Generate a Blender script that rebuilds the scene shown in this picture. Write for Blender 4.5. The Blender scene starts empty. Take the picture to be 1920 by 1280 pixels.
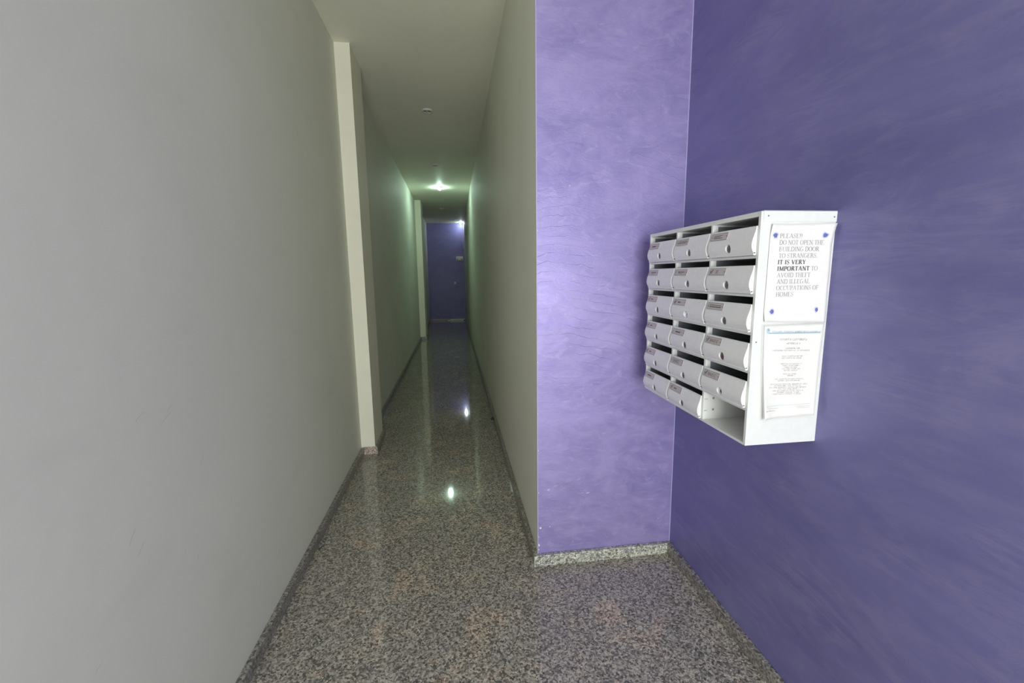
import bpy, bmesh, math, random
from mathutils import Vector, Matrix
random.seed(7)
scene = bpy.context.scene
C = scene.collection
R = math.radians

# ------------------------------------------------------------------ camera
H = 1.32
cam_d = bpy.data.cameras.new('camera'); cam = bpy.data.objects.new('camera', cam_d); C.objects.link(cam)
fw = Vector((0.13005456, 0.97988019, -0.15139562)); rt = Vector((0.99095435, -0.13355454, -0.01313985)); up = Vector((0.03309506, 0.14831725, 0.98838591))
m = Matrix((rt, up, -fw)).transposed().to_4x4(); m.translation = (0, 0, H)
cam.matrix_world = m
cam_d.sensor_width = 36; cam_d.sensor_fit = 'HORIZONTAL'; cam_d.lens = 808.55/1920*36
cam_d.clip_start = 0.02
scene.camera = cam

# ------------------------------------------------------------------ world and lights
w = bpy.data.worlds.new('world'); scene.world = w; w.use_nodes = True
w.node_tree.nodes['Background'].inputs[0].default_value = (0.75, 0.85, 1.0, 1)
w.node_tree.nodes['Background'].inputs[1].default_value = 1.0
def area(name, loc, rot, sx, sy, power, col):
    l = bpy.data.lights.new(name, 'AREA'); l.shape = 'RECTANGLE'; l.size = sx; l.size_y = sy; l.energy = power; l.color = col
    o = bpy.data.objects.new(name, l); C.objects.link(o); o.location = loc; o.rotation_euler = rot; return o
# the street door behind the camera: cool daylight from the sky, warm light bounced up off the street
area('door_skylight', (0.10, -2.45, 1.40), (R(90-16), 0, 0), 1.45, 1.3, 50, (0.80, 0.93, 1.0))
area('door_streetlight', (0.10, -2.45, 0.80), (R(90+24), 0, 0), 1.45, 1.2, 64, (1.0, 0.95, 0.80))
vs = scene.view_settings
vs.view_transform = 'Standard'; vs.look = 'None'; vs.gamma = 1; vs.exposure = 0.0; vs.use_curve_mapping = False

# ------------------------------------------------------------------ materials
class NT:
    def __init__(s, name):
        s.m = bpy.data.materials.new(name); s.m.use_nodes = True; s.t = s.m.node_tree
        s.b = s.t.nodes['Principled BSDF']; s.co = None
    def n(s, typ, **kw):
        x = s.t.nodes.new(typ)
        for k, v in kw.items():
            if k.startswith('i_'): x.inputs[k[2:].replace('_', ' ')].default_value = v
            else: setattr(x, k, v)
        return x
    def l(s, a, b): s.t.links.new(a, b)
    def coord(s, scale=(1, 1, 1), rot=(0, 0, 0)):
        if s.co is None:
            g = s.n('ShaderNodeNewGeometry'); s.co = g.outputs['Position']
        mp = s.n('ShaderNodeMapping'); mp.inputs['Scale'].default_value = scale; mp.inputs['Rotation'].default_value = rot
        s.l(s.co, mp.inputs['Vector']); return mp.outputs[0]
    def noise(s, vec, scale, detail=4, rough=.55, dist=0):
        x = s.n('ShaderNodeTexNoise'); x.inputs['Scale'].default_value = scale; x.inputs['Detail'].default_value = detail
        x.inputs['Roughness'].default_value = rough; x.inputs['Distortion'].default_value = dist; s.l(vec, x.inputs['Vector']); return x.outputs['Fac']
    def ramp(s, fac, stops):
        x = s.n('ShaderNodeValToRGB'); e = x.color_ramp.elements
        while len(e) < len(stops): e.new(0.5)
        for el, (p, c) in zip(e, stops):
            el.position = p; el.color = (c, c, c, 1) if isinstance(c, (int, float)) else (*c, 1)
        s.l(fac, x.inputs[0]); return x.outputs[0]
    def mix(s, fac, a, b, blend='MIX'):
        x = s.n('ShaderNodeMix', data_type='RGBA', blend_type=blend)
        for i, v in ((0, fac), (6, a), (7, b)):
            if isinstance(v, (int, float)): x.inputs[i].default_value = v
            elif isinstance(v, tuple): x.inputs[i].default_value = (*v, 1)
            else: s.l(v, x.inputs[i])
        return x.outputs[2]
    def bump(s, h, strength, dist):
        x = s.n('ShaderNodeBump'); x.inputs['Strength'].default_value = strength; x.inputs['Distance'].default_value = dist
        s.l(h, x.inputs['Height'])
        if s.b.inputs['Normal'].links: s.l(s.b.inputs['Normal'].links[0].from_socket, x.inputs['Normal'])
        s.l(x.outputs[0], s.b.inputs['Normal'])
    def base(s, c):
        if isinstance(c, tuple): s.b.inputs['Base Color'].default_value = (*c, 1)
        else: s.l(c, s.b.inputs['Base Color'])
    def set(s, **kw):
        for k, v in kw.items(): s.b.inputs[k.replace('_', ' ')].default_value = v
        return s
def flat(name, c, rough=.5, metal=0.0, spec=.5):
    t = NT(name); t.base(c); t.set(Roughness=rough, Metallic=metal); t.b.inputs['Specular IOR Level'].default_value = spec
    # faint grain so that no surface is perfectly even
    n = t.noise(t.coord(), 60, 3); t.base(t.mix(n, tuple(x*.94 for x in c), tuple(min(1, x*1.05) for x in c)))
    return t.m

def wall_paint(name, c, spec=.3, rough=.5):
    t = NT(name); t.set(Roughness=rough); t.b.inputs['Specular IOR Level'].default_value = spec
    big = t.noise(t.coord(), 1.3, 3, .5, .6)
    c1 = t.mix(t.ramp(big, [(.3, 0.0), (.7, 1.0)]), tuple(x*.965 for x in c), tuple(x*1.03 for x in c))
    sm = t.noise(t.coord((1, .45, 1), (R(35), 0, 0)), 6, 3, .6, .4)
    c2 = t.mix(t.ramp(sm, [(.56, 0.0), (.8, .22)]), c1, tuple(x*.80 for x in c))
    t.base(c2)
    t.bump(t.noise(t.coord(), 9, 3), .12, .01)
    return t.m

def granite(name, lo=1.0, tint=(1, 1, 1), rough=.07, cloud=.5):
    t = NT(name); t.set(Roughness=rough, IOR=1.5)
    co = t.coord()
    v = t.n('ShaderNodeTexVoronoi'); v.inputs['Scale'].default_value = 165
    wob = t.n('ShaderNodeTexNoise'); wob.inputs['Scale'].default_value = 160; wob.inputs['Detail'].default_value = 2; t.l(co, wob.inputs['Vector'])
    add = t.n('ShaderNodeVectorMath', operation='MULTIPLY_ADD'); t.l(wob.outputs['Color'], add.inputs[0]); add.inputs[1].default_value = (.010,)*3; t.l(co, add.inputs[2])
    t.l(add.outputs[0], v.inputs['Vector'])
    sep = t.n('ShaderNodeSeparateColor'); t.l(v.outputs['Color'], sep.inputs[0])
    def k(a): return tuple(x*lo*q for x, q in zip(a, tint))
    grain = t.ramp(sep.outputs[0], [(0.0, k((.05, .049, .048))), (.25, k((.12, .115, .11))), (.5, k((.22, .21, .197))), (.78, k((.34, .325, .30))), (1.0, k((.43, .415, .39)))])
    fine = t.noise(co, 330, 3, .7)
    g2 = t.mix(t.ramp(fine, [(.38, .72), (.50, 0.0)]), grain, k((.07, .068, .066)))
    cl = t.noise(co, 5.5, 5, .65, .7)
    g3 = t.mix(t.ramp(cl, [(.50, 0.0), (.68, cloud)]), g2, t.mix(1.0, g2, (1.65, 1.38, 1.12), 'MULTIPLY'))
    dk = t.noise(co, 9, 5, .6, 1.0)
    g4 = t.mix(t.ramp(dk, [(.55, 0.0), (.75, .30)]), g3, k((.13, .127, .123)))
    t.base(g4)
    return t.m

def purple(name, face):
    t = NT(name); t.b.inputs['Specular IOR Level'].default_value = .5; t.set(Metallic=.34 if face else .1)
    a, b = ((.262, .222, .49), (.39, .325, .635)) if face else ((.142, .130, .33), (.198, .182, .415))  # one purple: face lightened for facing light, side darkened for grazing light
    if face:
        v1 = t.coord((1, 1, 1.9))
        arcs = t.n('ShaderNodeTexWave', wave_type='RINGS', rings_direction='Y', wave_profile='SIN')
        mp = t.n('ShaderNodeMapping'); mp.inputs['Location'].default_value = (-.42, 0, -.30); t.l(t.co, mp.inputs['Vector'])
        t.l(mp.outputs[0], arcs.inputs['Vector'])
        for k, q in (('Scale', 4.2), ('Distortion', 3.2), ('Detail', 3), ('Detail Scale', 1.3), ('Detail Roughness', .66)): arcs.inputs[k].default_value = q
        arcf = arcs.outputs['Fac']
    else:
        v1 = t.coord((1, .42, 1.25))
        arcf = t.noise(t.coord((1, .16, 1.0), (R(14), 0, 0)), 9, 5, .68, 1.3)
    big = t.noise(v1, 2.6, 4, .62, 1.1)
    med = t.noise(v1, 9, 6, .7, 1.8)
    c1 = t.mix(t.ramp(big, [(.30, 0.0), (.70, 1.0)]), a, b)
    c2 = t.mix(t.ramp(med, [(.45, 0.0), (.68, .38)]), c1, (.44, .38, .64) if face else (.25, .235, .42))
    lines = t.ramp(arcf, [(.42, 0.0), (.49, .42 if face else .16), (.55, 0.0)])
    mask = t.ramp(t.noise(t.coord(), 4.0, 3), [(.45, 0.0), (.60, 1.0)])
    lm = t.mix(1.0, lines, mask, 'MULTIPLY')
    if face:                                                 # the trowel arcs are only on the middle and upper part
        sx = t.n('ShaderNodeSeparateXYZ'); t.l(t.co, sx.inputs[0])
        dv = t.n('ShaderNodeMath', operation='MULTIPLY'); t.l(sx.outputs['Z'], dv.inputs[0]); dv.inputs[1].default_value = .35
        lm = t.mix(1.0, lm, t.ramp(dv.outputs[0], [(.26, .12), (.34, 1.0), (.62, 1.0), (.8, .3)]), 'MULTIPLY')
    c3 = t.mix(lm, c2, (.17, .14, .34) if face else (.34, .32, .50))
    sm_ = t.noise(t.coord((1, 1, 2.6) if face else (1, .3, 1.4), (0, 0, 0)), 5.5, 5, .6, 2.6)
    c3 = t.mix(t.ramp(sm_, [(.60, 0.0), (.66, .35 if face else .16), (.70, .10 if face else .05)]), c3, (.50, .44, .70) if face else (.27, .26, .42))
    t.base(c3)
    t.l(t.ramp(med, [(.3, .37), (.7, .52)]), t.b.inputs['Roughness'])
    t.bump(lm, .26 if face else .10, .004); t.bump(med, .13, .008)
    t.bump(t.noise(t.coord(), 160, 1), .10, .001)
    return t.m

M = {}
M['grey'] = wall_paint('grey_wall_paint', (.765, .772, .672), .2, .62)
M['pillarlit'] = wall_paint('lit_pillar_paint', (.86, .84, .70), .2, .6)  # same paint as the walls, lightened because the pillars face the light
M['ceil'] = wall_paint('ceiling_paint', (.845, .838, .715), .15, .6)
M['floor'] = granite('floor_granite', 1.55, (1.0, .962, .895), .05, .6)
M['base'] = granite('dark_skirting_granite', 1.2, (1.0, .98, .93), .28, .2)
M['basedark'] = granite('darkest_skirting_granite', .45, (1.0, .98, .93), .3, .1)
M['basefront'] = granite('lit_skirting_granite', 2.0, (.97, 1.0, .94), .28, .1)  # skirting granite lightened where it faces the light
M['basepale'] = granite('pink_skirting_granite', 1.9, (1.05, .96, .92), .16, .4)
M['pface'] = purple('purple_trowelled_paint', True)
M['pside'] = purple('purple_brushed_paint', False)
M['bead'] = flat('pale_lilac_edge', (.50, .46, .72), .5)
M['chip'] = flat('exposed_plaster', (.85, .84, .80), .8)
M['white'] = flat('white_enamel', (.77, .775, .775), .32)
M['door'] = flat('white_door_enamel', (.83, .825, .84), .30)
M['plate'] = flat('brushed_name_plate', (.58, .53, .505), .42, .1)
M['ink'] = flat('plate_ink', (.10, .08, .08), .6)
M['lock'] = flat('grey_lock_metal', (.17, .17, .19), .42, .25)
M['dark'] = flat('black_hole', (.015, .015, .018), .6)
M['bright'] = flat('polished_lock_metal', (.80, .80, .82), .12, .9)
M['brown'] = flat('rusty_lock_metal', (.17, .105, .08), .5, .4)
M['slotshade'] = flat('slot_shade_grey', (.20, .205, .23), .5, .2)  # dark colour standing for shade inside the slots
M['scuff'] = flat('grey_scuff', (.42, .42, .39), .7)
M['paper'] = flat('notice_paper', (.80, .78, .79), .75, 0, .2)
M['paper2'] = flat('cream_notice_paper', (.86, .84, .80), .7, 0, .2)
M['print'] = flat('black_print', (.33, .31, .31), .8)
M['bold'] = flat('bold_print', (.12, .11, .11), .8)
M['faint'] = flat('faint_brown_print', (.34, .27, .25), .8)
M['blueink'] = flat('blue_print', (.10, .32, .50), .7)
M['bluep'] = flat('pale_blue_print', (.40, .58, .68), .7)
M['tack'] = flat('blue_tack', (.13, .15, .42), .7)
M['halo'] = flat('tack_stain', (.60, .62, .80), .8)
M['screw'] = flat('screw_metal', (.30, .29, .27), .4, .7)
M['ring'] = flat('white_ring', (.62, .62, .58), .4)
M['cup'] = flat('downlight_reflector', (.16, .16, .155), .4, .3)
M['bulboff'] = flat('unlit_bulb', (.35, .35, .34), .2)
M['box'] = flat('ivory_box_plastic', (.90, .86, .62), .45)
M['boxdark'] = flat('box_dark_panel', (.35, .32, .16), .5)  # dark yellowish panels on the ivory case
M['switch'] = flat('switch_plastic', (.75, .75, .80), .4)
M['pale'] = flat('pale_wrapping', (.88, .84, .78), .6)
M['rubber'] = flat('black_rubber', (.02, .02, .02), .6)
M['alu'] = flat('door_aluminium', (.5, .5, .5), .4, .7)
em = NT('lit_bulb'); em.base((1, 1, 1)); em.b.inputs['Emission Color'].default_value = (.68, 1.0, .84, 1); em.b.inputs['Emission Strength'].default_value = 480; M['bulbon'] = em.m
em2 = em.m.copy(); em2.name = 'dimmer_lit_bulb'; em2.node_tree.nodes['Principled BSDF'].inputs['Emission Strength'].default_value = 215; em2.node_tree.nodes['Principled BSDF'].inputs['Emission Color'].default_value = (.78, .93, 1.0, 1); M['bulbdim'] = em2
sl = NT('clear_plastic_sleeve'); sl.base((.96, .97, 1.0)); sl.set(Roughness=.10, IOR=1.3); sl.b.inputs['Alpha'].default_value = .16; M['sleeve'] = sl.m

# ------------------------------------------------------------------ helpers
def link(name, me, parent=None, loc=(0, 0, 0), mats=()):
    o = bpy.data.objects.new(name, me); C.objects.link(o); o.location = loc
    for x in mats: me.materials.append(M[x])
    if parent: o.parent = parent
    return o
def finish(bm, name):
    bmesh.ops.recalc_face_normals(bm, faces=bm.faces[:]); me = bpy.data.meshes.new(name); bm.to_mesh(me); bm.free(); return me
def addbox(bm, a, b, bev=0, mi=0):
    r = bmesh.ops.create_cube(bm, size=1); vs_ = r['verts']
    for v in vs_:
        v.co = Vector([(a[i]+b[i])/2 + v.co[i]*(b[i]-a[i]) for i in range(3)])
    fs = {f for v in vs_ for f in v.link_faces}
    for f in fs: f.material_index = mi
    if bev:
        es = list({e for v in vs_ for e in v.link_edges})
        bmesh.ops.bevel(bm, geom=es, offset=bev, segments=2, profile=.5, affect='EDGES')
def boxes(name, lst, mat, parent=None, loc=(0, 0, 0), bev=0):
    bm = bmesh.new()
    for a, b in lst: addbox(bm, a, b, bev)
    return link(name, finish(bm, name), parent, loc, (mat,) if isinstance(mat, str) else mat)
def lathe(name, prof, mat, parent=None, loc=(0, 0, 0), seg=28, rot=None, smooth=True):
    bm = bmesh.new(); rings = []
    for r, z in prof:
        rings.append([bm.verts.new((max(r, 1e-5)*math.cos(2*math.pi*i/seg), max(r, 1e-5)*math.sin(2*math.pi*i/seg), z)) for i in range(seg)])
    for A, B in zip(rings, rings[1:]):
        for i in range(seg): bm.faces.new((A[i], A[(i+1) % seg], B[(i+1) % seg], B[i]))
    bmesh.ops.remove_doubles(bm, verts=bm.verts[:], dist=2e-5)
    for f in bm.faces: f.smooth = smooth
    if rot: bm.transform(rot)
    return link(name, finish(bm, name), parent, loc, (mat,))
def thing(name, label, cat, loc=(0, 0, 0), group=None):
    o = bpy.data.objects.new(name, None); C.objects.link(o); o.location = loc; o.empty_display_size = .05
    return tag(o, label, cat, group)
def tag(o, label, cat, group=None):
    o['label'] = label; o['category'] = cat
    if group: o['group'] = group
    return o
def struct(o, label, cat):
    o['kind'] = 'structure'; return tag(o, label, cat)
TOX = Matrix.Rotation(R(-90), 4, 'Y')      # lathe axis z -> -x
TOY = Matrix.Rotation(R(90), 4, 'X')       # lathe axis z -> -y

# ------------------------------------------------------------------ setting
XL, XR, YF, XP, ZC = -.7293, .3443, 1.7867, .9869, 2.8525
YE, YB = 13.158, -2.6
BH, BT = .0532, .0206
T = .12
struct(boxes('floor', [((XL-T, YB-T, -.1), (XP+T, YE+T, 0))], 'floor'), 'polished grey brown speckled granite floor of hallway and foyer', 'floor')
struct(boxes('ceiling', [((XL-T, YB-T, ZC), (XP+T, YE+T, ZC+.1))], 'ceil'), 'plain pale ceiling above the hallway', 'ceiling')
wl = struct(boxes('wall_left', [((XL-T, YB-T, 0), (XL, YE+T, ZC))], 'grey'), 'plain light grey wall along the left side', 'wall')
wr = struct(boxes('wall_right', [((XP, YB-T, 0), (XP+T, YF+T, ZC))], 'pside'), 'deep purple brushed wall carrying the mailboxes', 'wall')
wf = struct(boxes('wall_front', [((XR, YF, 0), (XP, YF+.1, ZC))], 'pface'), 'light purple trowelled wall face beside the hallway entrance', 'wall')
wi = struct(boxes('wall_inner', [((XR, YF+.1, 0), (XR+T, YE+T, ZC)), ((XR-.0006, YF+.0008, 0), (XR+.002, YF+.101, ZC))], 'grey'), 'grey wall along the right side of the hallway', 'wall')
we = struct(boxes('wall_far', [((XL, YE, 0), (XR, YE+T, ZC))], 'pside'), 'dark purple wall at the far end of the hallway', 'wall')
DX0, DX1, DZ = -.70, .96, 2.6
wb = struct(boxes('wall_back', [((XL, YB-T, 0), (DX0, YB, ZC)), ((DX1, YB-T, 0), (XP, YB, ZC)), ((DX0, YB-T, DZ), (DX1, YB, ZC))], 'grey'), 'grey street wall around the entrance door opening', 'wall')

# thin pale edges and paint chips of the purple face
boxes('corner_bead', [((XP-.0030, -.0009, BH), (XP-.0004, .001, ZC))], 'bead', wf, (0, YF, 0))
boxes('corner_bead', [((XR-.0008, -.0009, BH), (XR+.0022, .001, ZC))], 'bead', wf, (0, YF, 0))
def chip(x, z, rx, rz, par, y=YF-.0012):
    bm = bmesh.new(); n = 9; top = []; bot = []
    for i in range(n):
        a = 2*math.pi*i/n; k = random.uniform(.7, 1.15)
        top.append(bm.verts.new((x+rx*k*math.cos(a)*.85, y, z+rz*k*math.sin(a)*.85))); bot.append(bm.verts.new((x+rx*k*math.cos(a), y+.0016, z+rz*k*math.sin(a))))
    bm.faces.new(top); bm.faces.new(bot[::-1])
    for i in range(n): bm.faces.new((top[i], top[(i+1) % n], bot[(i+1) % n], bot[i]))
    link('paint_chip', finish(bm, 'paint_chip'), par, (0, 0, 0), ('chip',))
for x, z, rx, rz in [(.357, .178, .006, .0055), (.350, .094, .0035, .008), (.349, .071, .0025, .003), (.348, .55, .0015, .004), (.348, .72, .0015, .003), (.348, .95, .0012, .004), (.349, .35, .0016, .003),
                     (.348, 1.5, .0012, .005), (.400, .181, .0025, .0015), (.925, .175, .002, .0015), (.349, .135, .0015, .0025), (.483, 1.678, .0022, .0018), (.348, 2.4, .0012, .006)]:
    chip(x, z, rx, rz, wf)
# blistered plaster low on the purple face: small raised flakes
bm = bmesh.new()
for cx, cz, sx, sz, n in [(.455, .40, .04, .008, 16), (.55, .345, .05, .012, 22), (.39, .33, .03, .03, 18), (.40, .22, .035, .07, 34)]:
    for _ in range(n):
        x = random.gauss(cx, sx); z = random.gauss(cz, sz)
        if x < XR+.012 or z < BH+.02: continue
        r = random.uniform(.003, .009); an = random.uniform(-.5, .5); q = []
        for i in range(6):
            a = math.pi*i/3; ex = r*1.7*math.cos(a)*random.uniform(.7, 1.2); ez = r*.6*math.sin(a)*random.uniform(.7, 1.2)
            q.append(bm.verts.new((x+ex*math.cos(an)-ez*math.sin(an), YF-.0002, z+ex*math.sin(an)+ez*math.cos(an))))
        c = bm.verts.new((x+random.uniform(-.3, .3)*r, YF-r*.12, z+random.uniform(0, .3)*r))
        for i in range(6): bm.faces.new((q[i], q[(i+1) % 6], c))
for f in bm.faces: f.smooth = True
bl = link('paint_blisters', finish(bm, 'paint_blisters'), wf, (0, 0, 0), ('pface',)); bl['kind'] = 'stuff'

# skirting, in slabs
def skirt(name, label, mat, runs, bev=.0022):
    root = None
    bm = bmesh.new()
    for a, b in runs: addbox(bm, a, b, bev)
    return struct(link(name, finish(bm, name), None, (0, 0, 0), (mat,)), label, 'skirting')
P1 = (3.2268, 3.5808, -.6294); P2 = (9.2591, 9.8428, -.6136)
skirt('baseboard_left', 'low granite skirting strip along the foot of the left grey wall', 'base', [((XL, YB, 0), (XL+BT, P1[0]-BT, BH)), ((XL, P1[1], 0), (XL+BT, P2[0]-BT, BH)), ((XL, P2[1], 0), (XL+BT, YE, BH))])
skirt('baseboard_inner', 'low granite skirting strip along the right side of the hallway', 'base', [((XR-BT, YF-.0005, 0), (XR-.0007, YE, BH))])
skirt('baseboard_front', 'brightly lit granite skirting under the light purple wall face', 'basefront', [((XR-BT, YF-BT, 0), (XP-BT, YF-.0006, BH))])
skirt('baseboard_right', 'granite skirting strip along the foot of the deep purple wall', 'base', [((XP-BT, YB, 0), (XP, YF-.0005, BH))])
skirt('baseboard_far', 'dark granite skirting under the far purple wall', 'basedark', [((XL+BT, YE-.007, 0), (XR-BT, YE, BH))])

# street door frame behind the camera (open door leaves are out of view)
dr = boxes('door_1', [((DX0, YB-.08, 0), (DX0+.05, YB-.03, DZ)), ((DX1-.05, YB-.08, 0), (DX1, YB-.03, DZ)), ((DX0+.05, YB-.08, DZ-.05), (DX1-.05, YB-.03, DZ))], 'alu')
struct(dr, 'metal frame of the street door behind the viewer', 'door')

# pillars on the left wall
def pillar(P, label, mat):
    r = thing('pillar', label, 'pillar', (XL, P[0], 0), 'pale pillars standing out from the left wall')
    w_ = P[2]-XL; d = P[1]-P[0]
    boxes('shaft', [((0, 0, 0), (w_, d, ZC))], 'pillarlit', r)
    boxes('skirting', [((BT, -BT, 0), (w_+BT, 0, BH))], mat, r, bev=.0015)
    boxes('skirting', [((w_, .0002, 0), (w_+BT, d+.004, BH))], 'base', r, bev=.0015)
    return r
pillar(P1, 'nearer tall pale pillar standing out from the left wall on a pink granite base', 'basepale')
pillar(P2, 'farther small pale pillar on the left wall near the end of the hallway', 'base')

# ------------------------------------------------------------------ ceiling downlights
def downlight(x, y, lit, label, bm_='bulbon'):
    r = thing('downlight', label, 'light', (x, y, ZC), 'recessed spotlights along the hallway ceiling')
    lathe('trim_ring', [(.034, -.003), (.036, -.012), (.044, -.014), (.051, -.010), (.053, -.004), (.053, 0.0)], 'ring', r)
    lathe('reflector', [(.0, -.0015), (.030, -.0015), (.0345, -.004)], 'cup', r)
    if lit: lathe('bulb', [(.017, -.0018), (.022, -.014), (.025, -.026), (.023, -.038), (.014, -.047), (.0, -.050)], bm_, r)
    else: lathe('bulb', [(.019, -.0018), (.019, -.010), (.013, -.016), (.0, -.018)], 'bulboff', r)
downlight(-.190, 4.372, False, 'unlit white downlight ring nearest the viewer on the ceiling')
downlight(-.197, 6.383, False, 'unlit downlight between the nearest ring and the first glowing spotlight')
downlight(-.186, 7.924, True, 'glowing spotlight in the middle of the hallway ceiling')
downlight(-.201, 10.346, False, 'small unlit downlight between the two glowing spotlights')
downlight(.262, 12.90, True, 'farthest glowing spotlight close to the far purple wall', 'bulbdim')

# ------------------------------------------------------------------ things at the far end
b = thing('wall_box', 'small ivory box high on the far purple wall', 'box', (.105, YE, 1.785))
boxes('case', [((0, -.034, 0), (.20, 0, .115))], 'box', b, bev=.006)
for pa, pb in [((.012, -.042, .058), (.090, -.034, .105)), ((.120, -.042, .058), (.188, -.034, .105)), ((.055, -.042, .012), (.130, -.034, .05))]: boxes('cover', [(pa, pb)], 'white', b, bev=.003)
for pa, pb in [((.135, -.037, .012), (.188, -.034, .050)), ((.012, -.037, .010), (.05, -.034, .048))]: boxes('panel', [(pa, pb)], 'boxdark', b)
s = thing('wall_switch', 'small square light switch on the far purple wall', 'switch', (.021, YE, 1.078))
boxes('plate', [((0, -.009, 0), (.058, 0, .08))], 'switch', s, bev=.003)
boxes('rocker', [((.012, -.014, .016), (.046, -.009, .064))], 'switch', s, bev=.002)
p = thing('flat_bundle', 'pale flat bundle lying at the foot of the far purple wall', 'bundle', (-.20, YE-.004, 0))
bm = bmesh.new()
addbox(bm, (.07, -.16, .026), (.51, -.005, .050), .006); link('upper_layer', finish(bm, 'u'), p, (0, 0, 0), ('pale',))
bm = bmesh.new()
addbox(bm, (.0, -.22, 0), (.47, -.005, .022), .006); link('lower_layer', finish(bm, 'l'), p, (0, 0, 0), ('pale',))
ds = lathe('door_stop', [(0, 0), (.012, 0), (.013, .004), (.013, .016), (.010, .024), (0, .026)], 'rubber', None, (XR-BT, 3.78, .03), 16, TOX)
tag(ds, 'small black rubber stop on the right hallway skirting', 'door stop')

# ------------------------------------------------------------------ mailbox cabinet
X0, Y0, Z0 = .7749, 1.0281, .8513
D, W, HT = XP-X0, .6270, .6204
cab = thing('mailbox_cabinet', 'white metal bank of eighteen mailboxes fixed to the deep purple wall', 'mailbox cabinet', (X0, Y0, Z0))
t = .0095
rowz = [.006, .1035, .2075, .3105, .4115, .5110]           # tops of the shelf bars, bottom row first
cols = [(t+k*(W-t)/3.0) for k in range(3)]; CW = (W-t)/3.0 - t
boxes('side_panel', [((0, 0, 0), (D, t, HT))], 'white', cab, bev=.0008)
boxes('side_panel', [((0, W-t, 0), (D, W, HT))], 'white', cab, bev=.0008)
boxes('top_panel', [((.0005, t, HT-.012), (D, W-t, HT))], 'white', cab, bev=.0006)
boxes('top_cap', [((.006, -.0022, HT-.026), (D+.0, -.0001, HT+.0015)), ((.006, -.0022, HT+.0001), (D, W+.002, HT+.0018))], 'white', cab, bev=.0004)
boxes('bottom_panel', [((.0005, t, -.001), (D, W-t, .006))], 'white', cab, bev=.0006)
boxes('back_panel', [((D-.004, t, .006), (D, W-t, HT-.012))], 'white', cab)
for k in (1, 2): boxes('divider', [((.0005, cols[k]-t, .006), (D-.004, cols[k], HT-.012))], 'white', cab, bev=.0005)
for z in rowz[1:]:
    for k in range(3): boxes('shelf', [((.0005, cols[k], z-.007), (D-.004, cols[k]+CW, z))], 'white', cab, bev=.0005)
for x, z in [(.018, HT-.0115), (D-.008, HT-.0135), (.011, .286), (D-.0085, .302)]:
    lathe('screw', [(0, .0018), (.0014, .0016), (.0022, .0), (.0022, -.001)], 'screw', cab, (x, -.0022 if z > .5 else 0, z), 12, TOY)

# door profile: (x outward is negative, z)
DH = .074
prof = [(-.0015, DH), (-.0030, DH-.0015), (-.0035, DH-.006), (-.0052, DH-.014), (-.0082, DH-.023), (-.0112, DH-.032), (-.0132, DH-.041), (-.0138, DH-.048),
        (-.0128, DH-.056), (-.0100, DH-.063), (-.0068, DH-.068), (-.0060, .0035), (-.0075, .0022), (-.0072, .0006), (-.004, .0)]
def surf(z):
    for (xa, za), (xb, zb) in zip(prof, prof[1:]):
        if za >= z >= zb: return xa + (xb-xa)*((za-z)/(za-zb) if za != zb else 0)
    return prof[0][0]
LY, LZ = CW*.505, .0215                                      # lock centre on a door
def door_mesh():
    bm = bmesh.new()
    pts = prof + [(.0012, .0), (.0012, DH)]
    y0, y1 = .0012, CW-.0012
    A = [bm.verts.new((x, y0, z)) for x, z in pts]; B = [bm.verts.new((x, y1, z)) for x, z in pts]
    n = len(pts)
    for i in range(n):
        bm.faces.new((A[i], A[(i+1) % n], B[(i+1) % n], B[i]))
    bm.faces.new(A[::-1]); bm.faces.new(B)
    me = finish(bm, 'mailbox_door'); me.materials.append(M['door'])
    # round recess for the lock
    o = bpy.data.objects.new('tmp_door', me); C.objects.link(o)
    bm = bmesh.new(); bmesh.ops.create_cone(bm, cap_ends=True, segments=28, radius1=.0150, radius2=.0112, depth=.03)
    bm.transform(Matrix.Translation((-.0070-.015, LY, LZ)) @ Matrix.Rotation(R(90), 4, 'Y'))
    cm = finish(bm, 'cutter'); c = bpy.data.objects.new('tmp_cutter', cm); C.objects.link(c)
    md = o.modifiers.new('b', 'BOOLEAN'); md.operation = 'DIFFERENCE'; md.object = c; md.solver = 'EXACT'
    dg = bpy.context.evaluated_depsgraph_get(); dg.update()
    res = bpy.data.meshes.new_from_object(o.evaluated_get(dg))
    bpy.data.objects.remove(o); bpy.data.objects.remove(c); bpy.data.meshes.remove(me); bpy.data.meshes.remove(cm)
    return res
dmesh = door_mesh()

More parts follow.
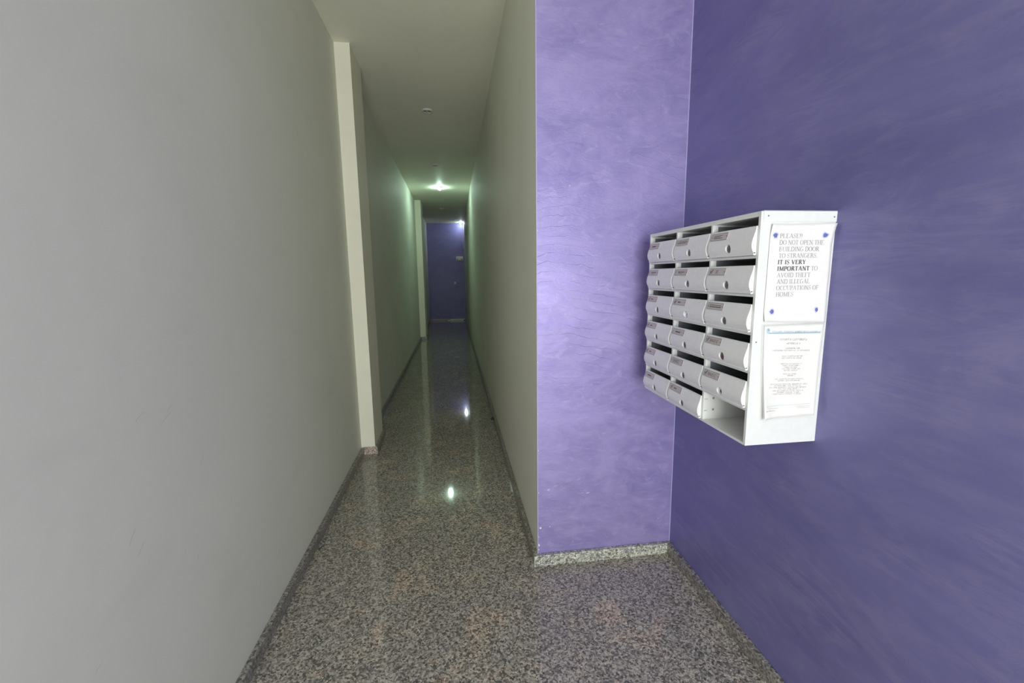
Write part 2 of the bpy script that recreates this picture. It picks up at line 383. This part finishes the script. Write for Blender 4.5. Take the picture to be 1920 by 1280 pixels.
# --- lettering: a small serif alphabet drawn as strokes (thick 'K', thin 'k')
def arc(cx, cy, rx, ry, a0, a1, n=9): return [(cx+rx*math.cos(R(a0+(a1-a0)*i/n)), cy+ry*math.sin(R(a0+(a1-a0)*i/n))) for i in range(n+1)]
G = {
 'A': (.80, [('k', [(.1, 0), (.39, 1)]), ('K', [(.39, 1), (.68, 0)]), ('k', [(.19, .34), (.57, .34)])], [(0, .2, 0), (.54, .80, 0)]),
 'B': (.70, [('K', [(.16, 0), (.16, 1)]), ('k', [(.16, 1), (.38, 1)]+arc(.36, .77, .18, .23, 85, -90, 7)+[(.16, .53)]), ('k', arc(.38, .27, .22, .26, 85, -85, 7)+[(.16, 0)])], [(.03, .2, 0), (.03, .2, 1)]),
 'C': (.72, [('k', arc(.40, .5, .33, .5, 40, 110, 5)), ('K', arc(.40, .5, .33, .5, 110, 250, 8)), ('k', arc(.40, .5, .33, .5, 250, 320, 5)), ('k', [(.66, .72), (.66, .98)])], []),
 'D': (.78, [('K', [(.16, 0), (.16, 1)]), ('k', [(.16, 1), (.36, 1)]), ('K', arc(.34, .5, .36, .5, 88, -88, 10)), ('k', [(.16, 0), (.36, 0)])], [(.03, .2, 0), (.03, .2, 1)]),
 'E': (.66, [('K', [(.16, 0), (.16, 1)]), ('k', [(.16, .97), (.56, .97), (.58, .80)]), ('k', [(.16, .51), (.46, .51)]), ('k', [(.16, .03), (.58, .03), (.62, .22)])], [(.03, .2, 0), (.03, .2, 1)]),
 'F': (.60, [('K', [(.16, 0), (.16, 1)]), ('k', [(.16, .97), (.54, .97), (.56, .80)]), ('k', [(.16, .51), (.44, .51)])], [(.03, .3, 0), (.03, .2, 1)]),
 'G': (.78, [('k', arc(.40, .5, .33, .5, 40, 110, 5)), ('K', arc(.40, .5, .33, .5, 110, 250, 8)), ('k', arc(.40, .5, .33, .5, 250, 310, 5)), ('K', [(.62, .08), (.62, .42)])], [(.48, .76, .42)]),
 'H': (.80, [('K', [(.16, 0), (.16, 1)]), ('K', [(.64, 0), (.64, 1)]), ('k', [(.16, .51), (.64, .51)])], [(.03, .29, 0), (.03, .29, 1), (.51, .77, 0), (.51, .77, 1)]),
 'I': (.38, [('K', [(.18, 0), (.18, 1)])], [(.05, .31, 0), (.05, .31, 1)]),
 'J': (.42, [('K', [(.26, .2), (.26, 1)]), ('k', arc(.14, .2, .12, .22, 0, -150, 5))], [(.12, .39, 1)]),
 'L': (.64, [('K', [(.16, 0), (.16, 1)]), ('k', [(.16, .03), (.56, .03), (.60, .24)])], [(.03, .2, 0), (.03, .3, 1)]),
 'M': (.94, [('k', [(.14, 0), (.14, 1)]), ('K', [(.14, 1), (.46, .06)]), ('k', [(.46, .06), (.78, 1)]), ('K', [(.78, 0), (.78, 1)])], [(.02, .27, 0), (.64, .91, 0), (.02, .2, 1), (.72, .91, 1)]),
 'N': (.80, [('k', [(.14, 0), (.14, 1)]), ('K', [(.14, 1), (.66, 0)]), ('k', [(.66, 0), (.66, 1)])], [(.02, .27, 0), (.02, .2, 1), (.54, .78, 1)]),
 'O': (.80, [('K', arc(.39, .5, .32, .5, 120, 240, 7)), ('k', arc(.39, .5, .32, .5, 240, 300, 4)), ('K', arc(.39, .5, .32, .5, 300, 420, 7)), ('k', arc(.39, .5, .32, .5, 60, 120, 4))], []),
 'P': (.62, [('K', [(.16, 0), (.16, 1)]), ('k', [(.16, .98), (.34, .98)]), ('K', arc(.32, .73, .22, .25, 80, -80, 7)), ('k', [(.34, .48), (.16, .48)])], [(.03, .3, 0), (.03, .2, 1)]),
 'R': (.74, [('K', [(.16, 0), (.16, 1)]), ('k', [(.16, .98), (.34, .98)]), ('K', arc(.32, .75, .21, .23, 80, -80, 7)), ('k', [(.34, .52), (.16, .52)]), ('K', [(.34, .50), (.66, 0)])], [(.03, .3, 0), (.03, .2, 1), (.6, .75, 0)]),
 'S': (.58, [('k', arc(.28, .76, .19, .24, 20, 110, 5)), ('k', arc(.28, .76, .19, .24, 110, 210, 5)), ('K', [(.11, .66), (.45, .36)]), ('k', arc(.27, .25, .20, .25, 35, -160, 8)), ('k', [(.47, .78), (.47, .99)]), ('k', [(.07, .02), (.07, .24)])], []),
 'T': (.66, [('K', [(.32, 0), (.32, 1)]), ('k', [(.05, .80), (.06, .97), (.58, .97), (.59, .80)])], [(.19, .45, 0)]),
 'U': (.80, [('K', [(.16, .3), (.16, 1)]), ('k', arc(.40, .3, .24, .3, 180, 360, 8)), ('k', [(.64, .3), (.64, 1)])], [(.03, .29, 1), (.53, .76, 1)]),
 'V': (.80, [('K', [(.12, 1), (.40, 0)]), ('k', [(.40, 0), (.68, 1)])], [(0, .26, 1), (.56, .80, 1)]),
 'Y': (.76, [('K', [(.10, 1), (.38, .46)]), ('k', [(.38, .46), (.64, 1)]), ('K', [(.38, 0), (.38, .48)])], [(0, .24, 1), (.53, .76, 1), (.25, .51, 0)]),
 '2': (.5, [('K', arc(.24, .74, .18, .24, 160, -30, 7)+[(.06, .03)]), ('k', [(.06, .03), (.46, .03)])], []),
 '.': (.25, [('K', [(.12, 0), (.12, .12)])], []),
 '!': (.34, [('K', [(.16, .32), (.16, 1)]), ('K', [(.16, 0), (.16, .12)])], []),
 ' ': (.32, [], []),
}
def stroke(out, pts, wd):
    for (x0, y0), (x1, y1) in zip(pts, pts[1:]):
        dx, dy = x1-x0, y1-y0; L = math.hypot(dx, dy)
        if L < 1e-6: continue
        nx, ny = -dy/L*wd/2, dx/L*wd/2
        out.append([(x0+nx, y0+ny), (x0-nx, y0-ny), (x1-nx, y1-ny), (x1+nx, y1+ny)])
def text_quads(s, cap, bold=False, mono=False, track=0.0, width=None):
    K, k = (.20, .09) if bold else ((.11, .11) if mono else (.115, .05))
    q = []; x = 0
    for ch in s:
        w_, st, se = G[ch]; loc = []
        for kind, pts in st: stroke(loc, pts, K if kind == 'K' else k)
        if not mono:
            for a, b_, y in se: stroke(loc, [(a, y+(.03 if y == 0 else -.03 if y == 1 else 0)), (b_, y+(.03 if y == 0 else -.03 if y == 1 else 0))], .06)
        q += [[(px+x, py) for px, py in f] for f in loc]
        x += w_ + track + (.04 if bold else 0)
    sx = cap if width is None else width/x
    return [[(px*sx, py*cap) for px, py in f] for f in q], x*sx
def quads_to_bm(bm, quads, fn, mi=0):
    for f in quads:
        vs_ = [bm.verts.new(fn(*p_)) for p_ in f]
        try: bm.faces.new(vs_).material_index = mi
        except ValueError: pass

# --- name plates: small riveted plates on each door
def plate_mesh(kind):
    bm = bmesh.new()
    ya, yb = CW-.083, CW-.006            # y grows towards the far side = picture left
    za, zb = .049, .0688
    n = 6
    def S(y, z, o): return (surf(z)-o, y, z)
    def slab(ya, yb, za, zb, o, mi):
        top = [[bm.verts.new(S(y, za+(zb-za)*i/n, o)) for y in (ya, yb)] for i in range(n+1)]
        bot = [[bm.verts.new(S(y, za+(zb-za)*i/n, -.0006)) for y in (ya, yb)] for i in range(n+1)]
        fs = []
        for i in range(n):
            fs += [bm.faces.new((top[i][0], top[i][1], top[i+1][1], top[i+1][0])), bm.faces.new((bot[i][0], bot[i+1][0], bot[i+1][1], bot[i][1])),
                   bm.faces.new((top[i][0], top[i+1][0], bot[i+1][0], bot[i][0])), bm.faces.new((top[i][1], bot[i][1], bot[i+1][1], top[i+1][1]))]
        fs += [bm.faces.new((top[0][0], bot[0][0], bot[0][1], top[0][1])), bm.faces.new((top[n][0], top[n][1], bot[n][1], bot[n][0]))]
        for f in fs: f.material_index = mi
    slab(ya, yb, za, zb, .0010, 0)
    bmesh.ops.recalc_face_normals(bm, faces=bm.faces[:])
    # a thin darker rim
    e = .0011
    def fn(u, v): return S(yb-u, za+v, .0014)     # u from picture left
    Wd, Hd = yb-ya, zb-za
    for a, b_ in [((0, 0), (Wd, e)), ((0, Hd-e), (Wd, Hd)), ((0, e), (e, Hd-e)), ((Wd-e, e), (Wd, Hd-e))]:
        m_ = 5
        for i in range(m_):
            v0 = a[1]+(b_[1]-a[1])*i/m_; v1 = a[1]+(b_[1]-a[1])*(i+1)/m_
            f = bm.faces.new([bm.verts.new(fn(*q)) for q in ((a[0], v0), (b_[0], v0), (b_[0], v1), (a[0], v1))]); f.material_index = 2
    # rivets left and right
    for u in (.0045, Wd-.0045):
        vs_ = [bm.verts.new(S(yb-u+.0015*math.cos(i*math.pi/4), za+Hd/2+.0015*math.sin(i*math.pi/4), .0018)) for i in range(8)]
        bm.faces.new(vs_).material_index = 1
    def put(q, u0, v0): quads_to_bm(bm, [[(x+u0, y+v0) for x, y in f] for f in q], fn, 1)
    rnd = random.Random(kind)
    def line(u0, u1, v, h=.0018):
        q = []; u = u0
        while u < u1:
            L = rnd.uniform(.0015, .005); q.append([(u, v), (min(u+L, u1), v), (min(u+L, u1), v+h), (u, v+h)]); u += L+rnd.uniform(.0006, .0016)
        put(q, 0, 0)
    def slash():
        q = []; stroke(q, [(.006, .004), (.012, .0085), (.010, .0095), (.017, .0165)], .0026); stroke(q, [(.005, .010), (.013, .012)], .0015); put(q, 0, 0)
    if kind in ('BAJO C', 'BAJO E'):
        slash(); q, w_ = text_quads(kind, .0085, mono=True, width=.040); put(q, .021, .0055)
    elif kind == '2C':
        slash(); q, w_ = text_quads('2C', .0085, mono=True, width=.013); put(q, .031, .0055)
    elif kind == 'lines3':
        line(.014, .052, .0125); line(.014, .045, .009); line(.014, .055, .0055)
    elif kind == 'lines2':
        line(.010, .066, .0118); line(.010, .066, .0062, .0028)
    elif kind == 'line1': line(.020, .058, .0095, .003); line(.024, .050, .0055, .0012)
    elif kind == 'short': slash(); line(.028, .044, .0075, .0045)
    elif kind == 'mid': line(.020, .052, .0075, .004)
    return finish(bm, 'name_plate_'+kind.replace(' ', '_').lower()) if False else _tomesh(bm)
def _tomesh(bm):
    me = bpy.data.meshes.new('name_plate'); bm.to_mesh(me); bm.free(); return me
pm = {}
def get_plate(kind):
    if kind not in pm:
        me = plate_mesh(kind)
        for x in ('plate', 'ink', 'screw'): me.materials.append(M[x])
        pm[kind] = me
    return pm[kind]
plates = [['mid', 'lines2', 'lines3'], ['line1', 'line1', '2C'], ['short', 'short', 'lines2'], ['short', 'mid', 'BAJO E'], ['short', 'lines3', 'BAJO C'], ['mid', 'short', None]]
# lock parts (template meshes shared by every door)
def lock_mesh(name, prof_, mats, slot=True, hole=None):
    bm = bmesh.new(); seg = 24; rings = []
    for r, z in prof_: rings.append([bm.verts.new((max(r, 1e-4)*math.cos(2*math.pi*i/seg), max(r, 1e-4)*math.sin(2*math.pi*i/seg), z)) for i in range(seg)])
    for A, B in zip(rings, rings[1:]):
        for i in range(seg): bm.faces.new((A[i], A[(i+1) % seg], B[(i+1) % seg], B[i]))
    bmesh.ops.remove_doubles(bm, verts=bm.verts[:], dist=1.2e-4)
    for f in bm.faces: f.smooth = True
    z = prof_[-1][1]
    if slot: addbox(bm, (-.0007, -.0032, z-.0002), (.0007, .0032, z+.0003), 0, 1)
    if hole:
        hx, hy, hr = hole
        vs_ = [bm.verts.new((hx+hr*math.cos(i*math.pi/8), hy+hr*math.sin(i*math.pi/8), z+.0004)) for i in range(16)]
        bm.faces.new(vs_).material_index = 1
    bm.transform(TOX)
    me = finish(bm, name)
    for x in mats: me.materials.append(M[x])
    return me
base_prof = [(.0104, .0), (.0104, .0016), (.0098, .0022), (.0066, .0022), (.0060, .0014), (.0054, .0026), (.0, .0028)]
lk = lock_mesh('lock', base_prof, ('lock', 'dark'))
lk_brown = lock_mesh('lock_brown', base_prof, ('brown', 'dark'))
lk_bright = lock_mesh('lock_bright', [(.0104, .0), (.0104, .0016), (.0098, .0022), (.0070, .0026), (.0, .0045)], ('bright', 'dark'), False)
lk_open = lock_mesh('lock_open', [(.0104, .0), (.0104, .0006), (.0, .0006)], ('door', 'dark'), False, (0.0, -.0035, .0062))
pin = lathe('hinge_pin', [(0, .0), (.0013, .0), (.0013, .0028), (0, .0028)], 'dark', None, (0, 0, 0), 10, TOX).data
bpy.data.objects.remove(bpy.data.objects['hinge_pin'])
for r in range(6):
    z = rowz[5-r] + .0008
    for c in range(3):
        k = 2-c                                              # column order from picture left (far) to right (near)
        if r == 5 and c == 2: continue
        d = link('mailbox_door', dmesh, cab, (0, cols[k], z))
        np_ = link('name_plate', get_plate(plates[r][c]), d)
        me = lk
        if (r, c) == (3, 2): me = lk_brown; d['label'] = 'mailbox door with a brown rusty lock'
        if (r, c) == (2, 1): me = lk_bright; d['label'] = 'mailbox door with a bright shiny lock'
        if (r, c) == (4, 2): me = lk_open; d['label'] = 'mailbox door with an empty lock hole'
        lo = link('lock', me, d, (-.0071, LY, LZ))
        if me is lk_brown: lo['label'] = 'brown rusty lock'
        if me is lk_bright: lo['label'] = 'shiny lock'
        if me is lk_open: lo['label'] = 'empty lock hole'
        link('hinge_pin', pin, d, (-.0030, .0006, .0062))
        boxes('slot_shade_plate', [((.017, cols[k]+CW-.0012, z), (D-.005, cols[k]+CW-.0002, z+rowz[0]+.086)), ((D-.0055, cols[k]+.0005, z), (D-.0045, cols[k]+CW-.0012, z+rowz[0]+.086))], 'slotshade', cab)  # dark plates added to put shade into the mailbox slots
# the open compartment without a door: bolt heads and pin holes on its divider
yd = cols[0]+CW
for x, z, r_ in [(.034, .0745, .0036), (.034, .037, .0036)]:
    lathe('bolt_head', [(0, .0022), (r_*.7, .002), (r_, .0008), (r_, -.0005)], 'screw', cab, (x, yd, z), 14, TOY)
for x, z in [(-.0+.006, .0725), (.012, .0725), (.006, .0345), (.011, .0345)]:
    lathe('pin_hole', [(0, .0005), (.0013, .0004), (.0013, -.0003)], 'dark', cab, (x, yd, z), 8, TOY)

# ------------------------------------------------------------------ notices taped to the side of the cabinet
def side(u, v):                                              # picture-plan helper for the flat side panel: cabinet x, z
    return .026+(u-1431-(600-v)*.0726)/633.0, .344-(v-600)*.001363-(u-1431)*.00005
SY = Y0 - .0024
def sheet(name, corners, off, mat, parent, loc, nx=22, nz=30, thick=.0003, roundc=0.0):
    """curved sheet: corners tl,tr,br,bl in (x,z); off(s,t) = lift from the panel"""
    bm = bmesh.new(); tl, tr, br, bl_ = corners
    def P(s, t_, o=0):
        a = [tl[i]*(1-s)+tr[i]*s for i in (0, 1)]; c = [bl_[i]*(1-s)+br[i]*s for i in (0, 1)]
        return (a[0]*(1-t_)+c[0]*t_, -off(s, t_)-o, a[1]*(1-t_)+c[1]*t_)
    f_, b_ = [], []
    for j in range(nz+1):
        f_.append([bm.verts.new(P(i/nx, j/nz, thick)) for i in range(nx+1)]); b_.append([bm.verts.new(P(i/nx, j/nz, 0)) for i in range(nx+1)])
    for j in range(nz):
        for i in range(nx):
            bm.faces.new((f_[j][i], f_[j][i+1], f_[j+1][i+1], f_[j+1][i])); bm.faces.new((b_[j][i], b_[j+1][i], b_[j+1][i+1], b_[j][i+1]))
    ring_f = [f_[0][i] for i in range(nx)]+[f_[j][nx] for j in range(nz)]+[f_[nz][i] for i in range(nx, 0, -1)]+[f_[j][0] for j in range(nz, 0, -1)]
    ring_b = [b_[0][i] for i in range(nx)]+[b_[j][nx] for j in range(nz)]+[b_[nz][i] for i in range(nx, 0, -1)]+[b_[j][0] for j in range(nz, 0, -1)]
    for i in range(len(ring_f)):
        q = (i+1) % len(ring_f); bm.faces.new((ring_f[i], ring_b[i], ring_b[q], ring_f[q]))
    for f in bm.faces: f.smooth = True
    return link(name, finish(bm, name), parent, loc, (mat,)), P
def inv(corners, x, z):                                      # (x,z) -> (s,t) on a near-rectangular sheet
    tl, tr, br, bl_ = corners; s, t_ = .5, .5
    for _ in range(6):
        t_ = (tl[1]*(1-s)+tr[1]*s - z)/((tl[1]*(1-s)+tr[1]*s)-(bl_[1]*(1-s)+br[1]*s))
        lx = tl[0]*(1-t_)+bl_[0]*t_; rx = tr[0]*(1-t_)+br[0]*t_; s = (x-lx)/(rx-lx)
    return s, t_
n1 = thing('notice', 'upper white paper notice with large capitals asking not to open the building door', 'notice', (X0, SY, Z0))
c1 = ((.0265, .5885), (.2035, .590), (.2065, .3335), (.0245, .3400))
def off1(s, t_):
    tr_ = max(0, (s-.70)/.30)*max(0, (.22-t_)/.22); tl_ = max(0, (.14-s)/.14)*max(0, (.12-t_)/.12)
    bl_ = max(0, (.10-s)/.10)*max(0, (t_-.90)/.10); bo = max(0, (t_-.93)/.07)*(.5-.5*math.cos(2*math.pi*min(1, max(0, s))))
    return .0004 + .010*tr_**1.3 + .006*tl_ + .006*bl_ + .0015*bo + .0012*max(0, (.04-t_)/.04) + .0006*math.sin(s*5)*math.sin(t_*7)**2
sh, P1f = sheet('paper_sheet', c1, off1, 'paper', n1, (0, 0, 0))
def on1(x, z, o=.0008):
    s, t_ = inv(c1, x, z); return P1f(s, t_, o)
lines = ['PLEASE!!', 'DO NOT OPEN THE', 'BUILDING DOOR', 'TO STRANGERS.', '*IT IS VERY', '*IMPORTANT| TO', 'AVOID THEFT', 'AND ILLEGAL', 'OCCUPATIONS OF', 'HOMES']
ends = [(1459, 1500), (1458, 1539), (1457.5, 1530.5), (1457, 1527.5), (1455.5, 1506.5), (1454.5, 1528), (1454, 1515), (1453.5, 1514), (1452.5, 1530.5), (1452, 1484)]
bm = bmesh.new()
for i, (s_, (ua, ub)) in enumerate(zip(lines, ends)):
    v = 445.2+i*12.12; x0, z0 = side(ua, v); x1, z1 = side(ub, v); cap = .0112
    if s_.startswith('*'):
        s_ = s_[1:]
        if '|' in s_:
            a, b_ = s_.split('|'); q, w_ = text_quads(a, cap, True, width=(x1-x0)*.80); q2, w2 = text_quads(b_, cap, width=(x1-x0)*.20)
            quads_to_bm(bm, [[(p_[0]+x0, p_[1]+z0) for p_ in f] for f in q], on1, 1)
            quads_to_bm(bm, [[(p_[0]+x0+w_, p_[1]+z0) for p_ in f] for f in q2], on1, 0)
        else:
            q, w_ = text_quads(s_, cap, True, width=x1-x0); quads_to_bm(bm, [[(p_[0]+x0, p_[1]+z0) for p_ in f] for f in q], on1, 1)
    else:
        q, w_ = text_quads(s_, cap, width=x1-x0); quads_to_bm(bm, [[(p_[0]+x0, p_[1]+z0) for p_ in f] for f in q], on1, 0)
me = bpy.data.meshes.new('lettering'); bm.to_mesh(me); bm.free(); link('lettering', me, n1, (0, 0, 0), ('print', 'bold'))
def tack(u, v, rx, rz, seed):
    x, z = side(u, v); rnd = random.Random(seed); bm = bmesh.new(); n = 14
    ks = [rnd.uniform(.8, 1.15) for _ in range(n)]
    def ring(f, o): return [bm.verts.new(on1(x+rx*f*ks[i]*math.cos(2*math.pi*i/n), z+rz*f*ks[i]*math.sin(2*math.pi*i/n), o)) for i in range(n)]
    h = ring(1.55, .0005); h2 = ring(1.5, .0007)
    for i in range(n): bm.faces.new((h[i], h[(i+1) % n], h2[(i+1) % n], h2[i])).material_index = 1
    a = ring(1.0, .0007)
    for i in range(n): bm.faces.new((h2[i], h2[(i+1) % n], a[(i+1) % n], a[i])).material_index = 1
    b2 = ring(.85, .0020); b3 = ring(.4, .0028)
    for A, B in ((a, b2), (b2, b3)):
        for i in range(n): bm.faces.new((A[i], A[(i+1) % n], B[(i+1) % n], B[i]))
    bm.faces.new(b3)
    for f in bm.faces: f.smooth = True
    link('blue_tack', _tomesh(bm), n1, (0, 0, 0), ('tack', 'halo'))
tack(1451.5, 440.5, .0062, .0058, 1); tack(1540.5, 437, .0064, .0056, 2); tack(1445, 583, .0056, .0058, 3); tack(1527.5, 578.5, .0040, .0060, 4)

n2 = thing('notice', 'lower printed notice with a blue heading inside a clear plastic sleeve', 'notice', (X0, SY, Z0))
c2 = ((.0290, .3290), (.2040, .3310), (.1930, .0800), (.0400, .0745))
def off2(s, t_):
    l_ = max(0, (.30-s)/.30); k_ = max(0, min(1, (t_-.35)/.65))
    return .0012 + .011*(l_**1.6)*k_**1.2 + .003*k_*k_ + .0010*math.sin(s*6)*math.sin(t_*5) + .004*max(0, (s-.88)/.12)*k_
sh2, P2f = sheet('paper_sheet', c2, off2, 'paper2', n2, (0, 0, 0))
c2s = ((.0215, .3330), (.2070, .3345), (.1985, .0750), (.0345, .0705))
shs, _ = sheet('plastic_sleeve', c2s, lambda s, t_: off2(s, t_)+.0016, 'sleeve', n2, (0, 0, 0))
shs['label'] = 'clear plastic sleeve'
def on2(x, z, o=.0007):
    s, t_ = inv(c2, x, z); return P2f(s, t_, o)
bm = bmesh.new()
def bar(u0, u1, v0, v1, h, mi):                              # straight printed rule, split so it follows the curl
    for i in range(10):
        a, b_ = i/10, (i+1)/10
        x0, z0 = side(u0+(u1-u0)*a, v0+(v1-v0)*a); x1, z1 = side(u0+(u1-u0)*b_, v0+(v1-v0)*b_)
        quads_to_bm(bm, [[(x0, z0), (x1, z1), (x1, z1+h), (x0, z0+h)]], on2, mi)
rnd = random.Random(11)
def marks(u0, u1, v, h, mi, dens=.62):                       # print too small to read in the photograph: letter-sized ticks in word groups
    x, z = side(u0, v); xe, ze = side(u1, v); xe0 = x; word = rnd.randint(2, 9)
    while x < xe:
        w_ = h*rnd.uniform(.35, .75); zz = z+(ze-z)*((x-xe0)/(xe-xe0)); hh = h*rnd.choice((.8, 1, 1, .9))
        quads = []; stroke(quads, [(x, zz), (x, zz+hh)], h*.22)
        r_ = rnd.random()
        if r_ < .5: stroke(quads, [(x, zz+hh*.9), (x+w_, zz+hh*.9)], h*.18)
        if r_ > .3: stroke(quads, [(x, zz+hh*.1), (x+w_, zz+hh*.1)], h*.18)
        if r_ > .6: stroke(quads, [(x+w_, zz), (x+w_, zz+hh)], h*.2)
        quads_to_bm(bm, quads, on2, mi); x += w_+h*.32; word -= 1
        if word <= 0: x += h*.8; word = rnd.randint(2, 10)
bar(1438, 1535, 626.2, 624.6, .0030, 1); marks(1446, 1535, 623.0, .0038, 1)
marks(1460, 1509, 638.8, .0052, 0); marks(1472, 1498, 646.4, .0048, 0); marks(1471, 1497, 655.6, .0038, 0); marks(1446, 1519, 660.0, .0038, 3)
for ua, ub, v in [(1464, 1503, 671.2), (1463, 1502, 675.0), (1462, 1501, 686.4), (1465, 1497, 690.0), (1468, 1493, 693.3), (1464, 1497, 696.6), (1467, 1493, 700), (1466, 1490, 706.8), (1474, 1489, 710.2),
                  (1450, 1504, 717.0), (1456, 1471, 720.4), (1441, 1511, 727.4), (1450, 1500, 730.6), (1439, 1511, 734.0), (1456, 1496, 737.2), (1446, 1503, 740.6), (1454, 1496, 744.0), (1446, 1501, 747.4)]:
    marks(ua, ub, v, .0030, 0)
marks(1472, 1498, 720.4, .0032, 1)
bar(1432, 1517, 771.8, 767.2, .0010, 2)
marks(1434, 1458, 776, .0016, 0); marks(1490, 1515, 772.5, .0016, 0); marks(1492, 1514, 775.5, .0016, 0); marks(1431, 1450, 781, .0018, 4)
# the small round emblem at the left of the heading
for (u, v, rx, rz, mi, o) in [(1438.2, 620.4, .0052, .0072, 2, .0009), (1439.0, 618.6, .0030, .0034, 1, .0011)]:
    x, z = side(u, v); vs_ = [bm.verts.new(on2(x+rx*math.cos(i*math.pi/10), z+rz*math.sin(i*math.pi/10), o)) for i in range(20)]
    bm.faces.new(vs_).material_index = mi
me = bpy.data.meshes.new('printing'); bm.to_mesh(me); bm.free(); link('printing', me, n2, (0, 0, 0), ('faint', 'blueink', 'bluep', 'print', 'brown'))

# ------------------------------------------------------------------ fine scuffs on the left wall
bm = bmesh.new()
for y, z, L, a in [(1.13, .965, .05, 28), (1.16, .99, .03, 35), (1.05, 1.0, .035, 30), (1.27, .80, .03, 55), (1.0, .70, .035, 45), (.98, .74, .04, 50), (1.15, .60, .02, 60), (1.2, .55, .02, 70), (.85, .55, .02, 30), (1.4, .62, .02, 65)]:
    q = []; k_ = [(y+L*i/5*math.cos(R(a)), z+L*i/5*math.sin(R(a))+.002*math.sin(i)) for i in range(6)]
    stroke(q, k_, .0006); quads_to_bm(bm, q, lambda yy, zz: (XL+.0004, yy, zz))
link('scuff_marks', _tomesh(bm), wl, (0, 0, 0), ('scuff',))['kind'] = 'stuff'
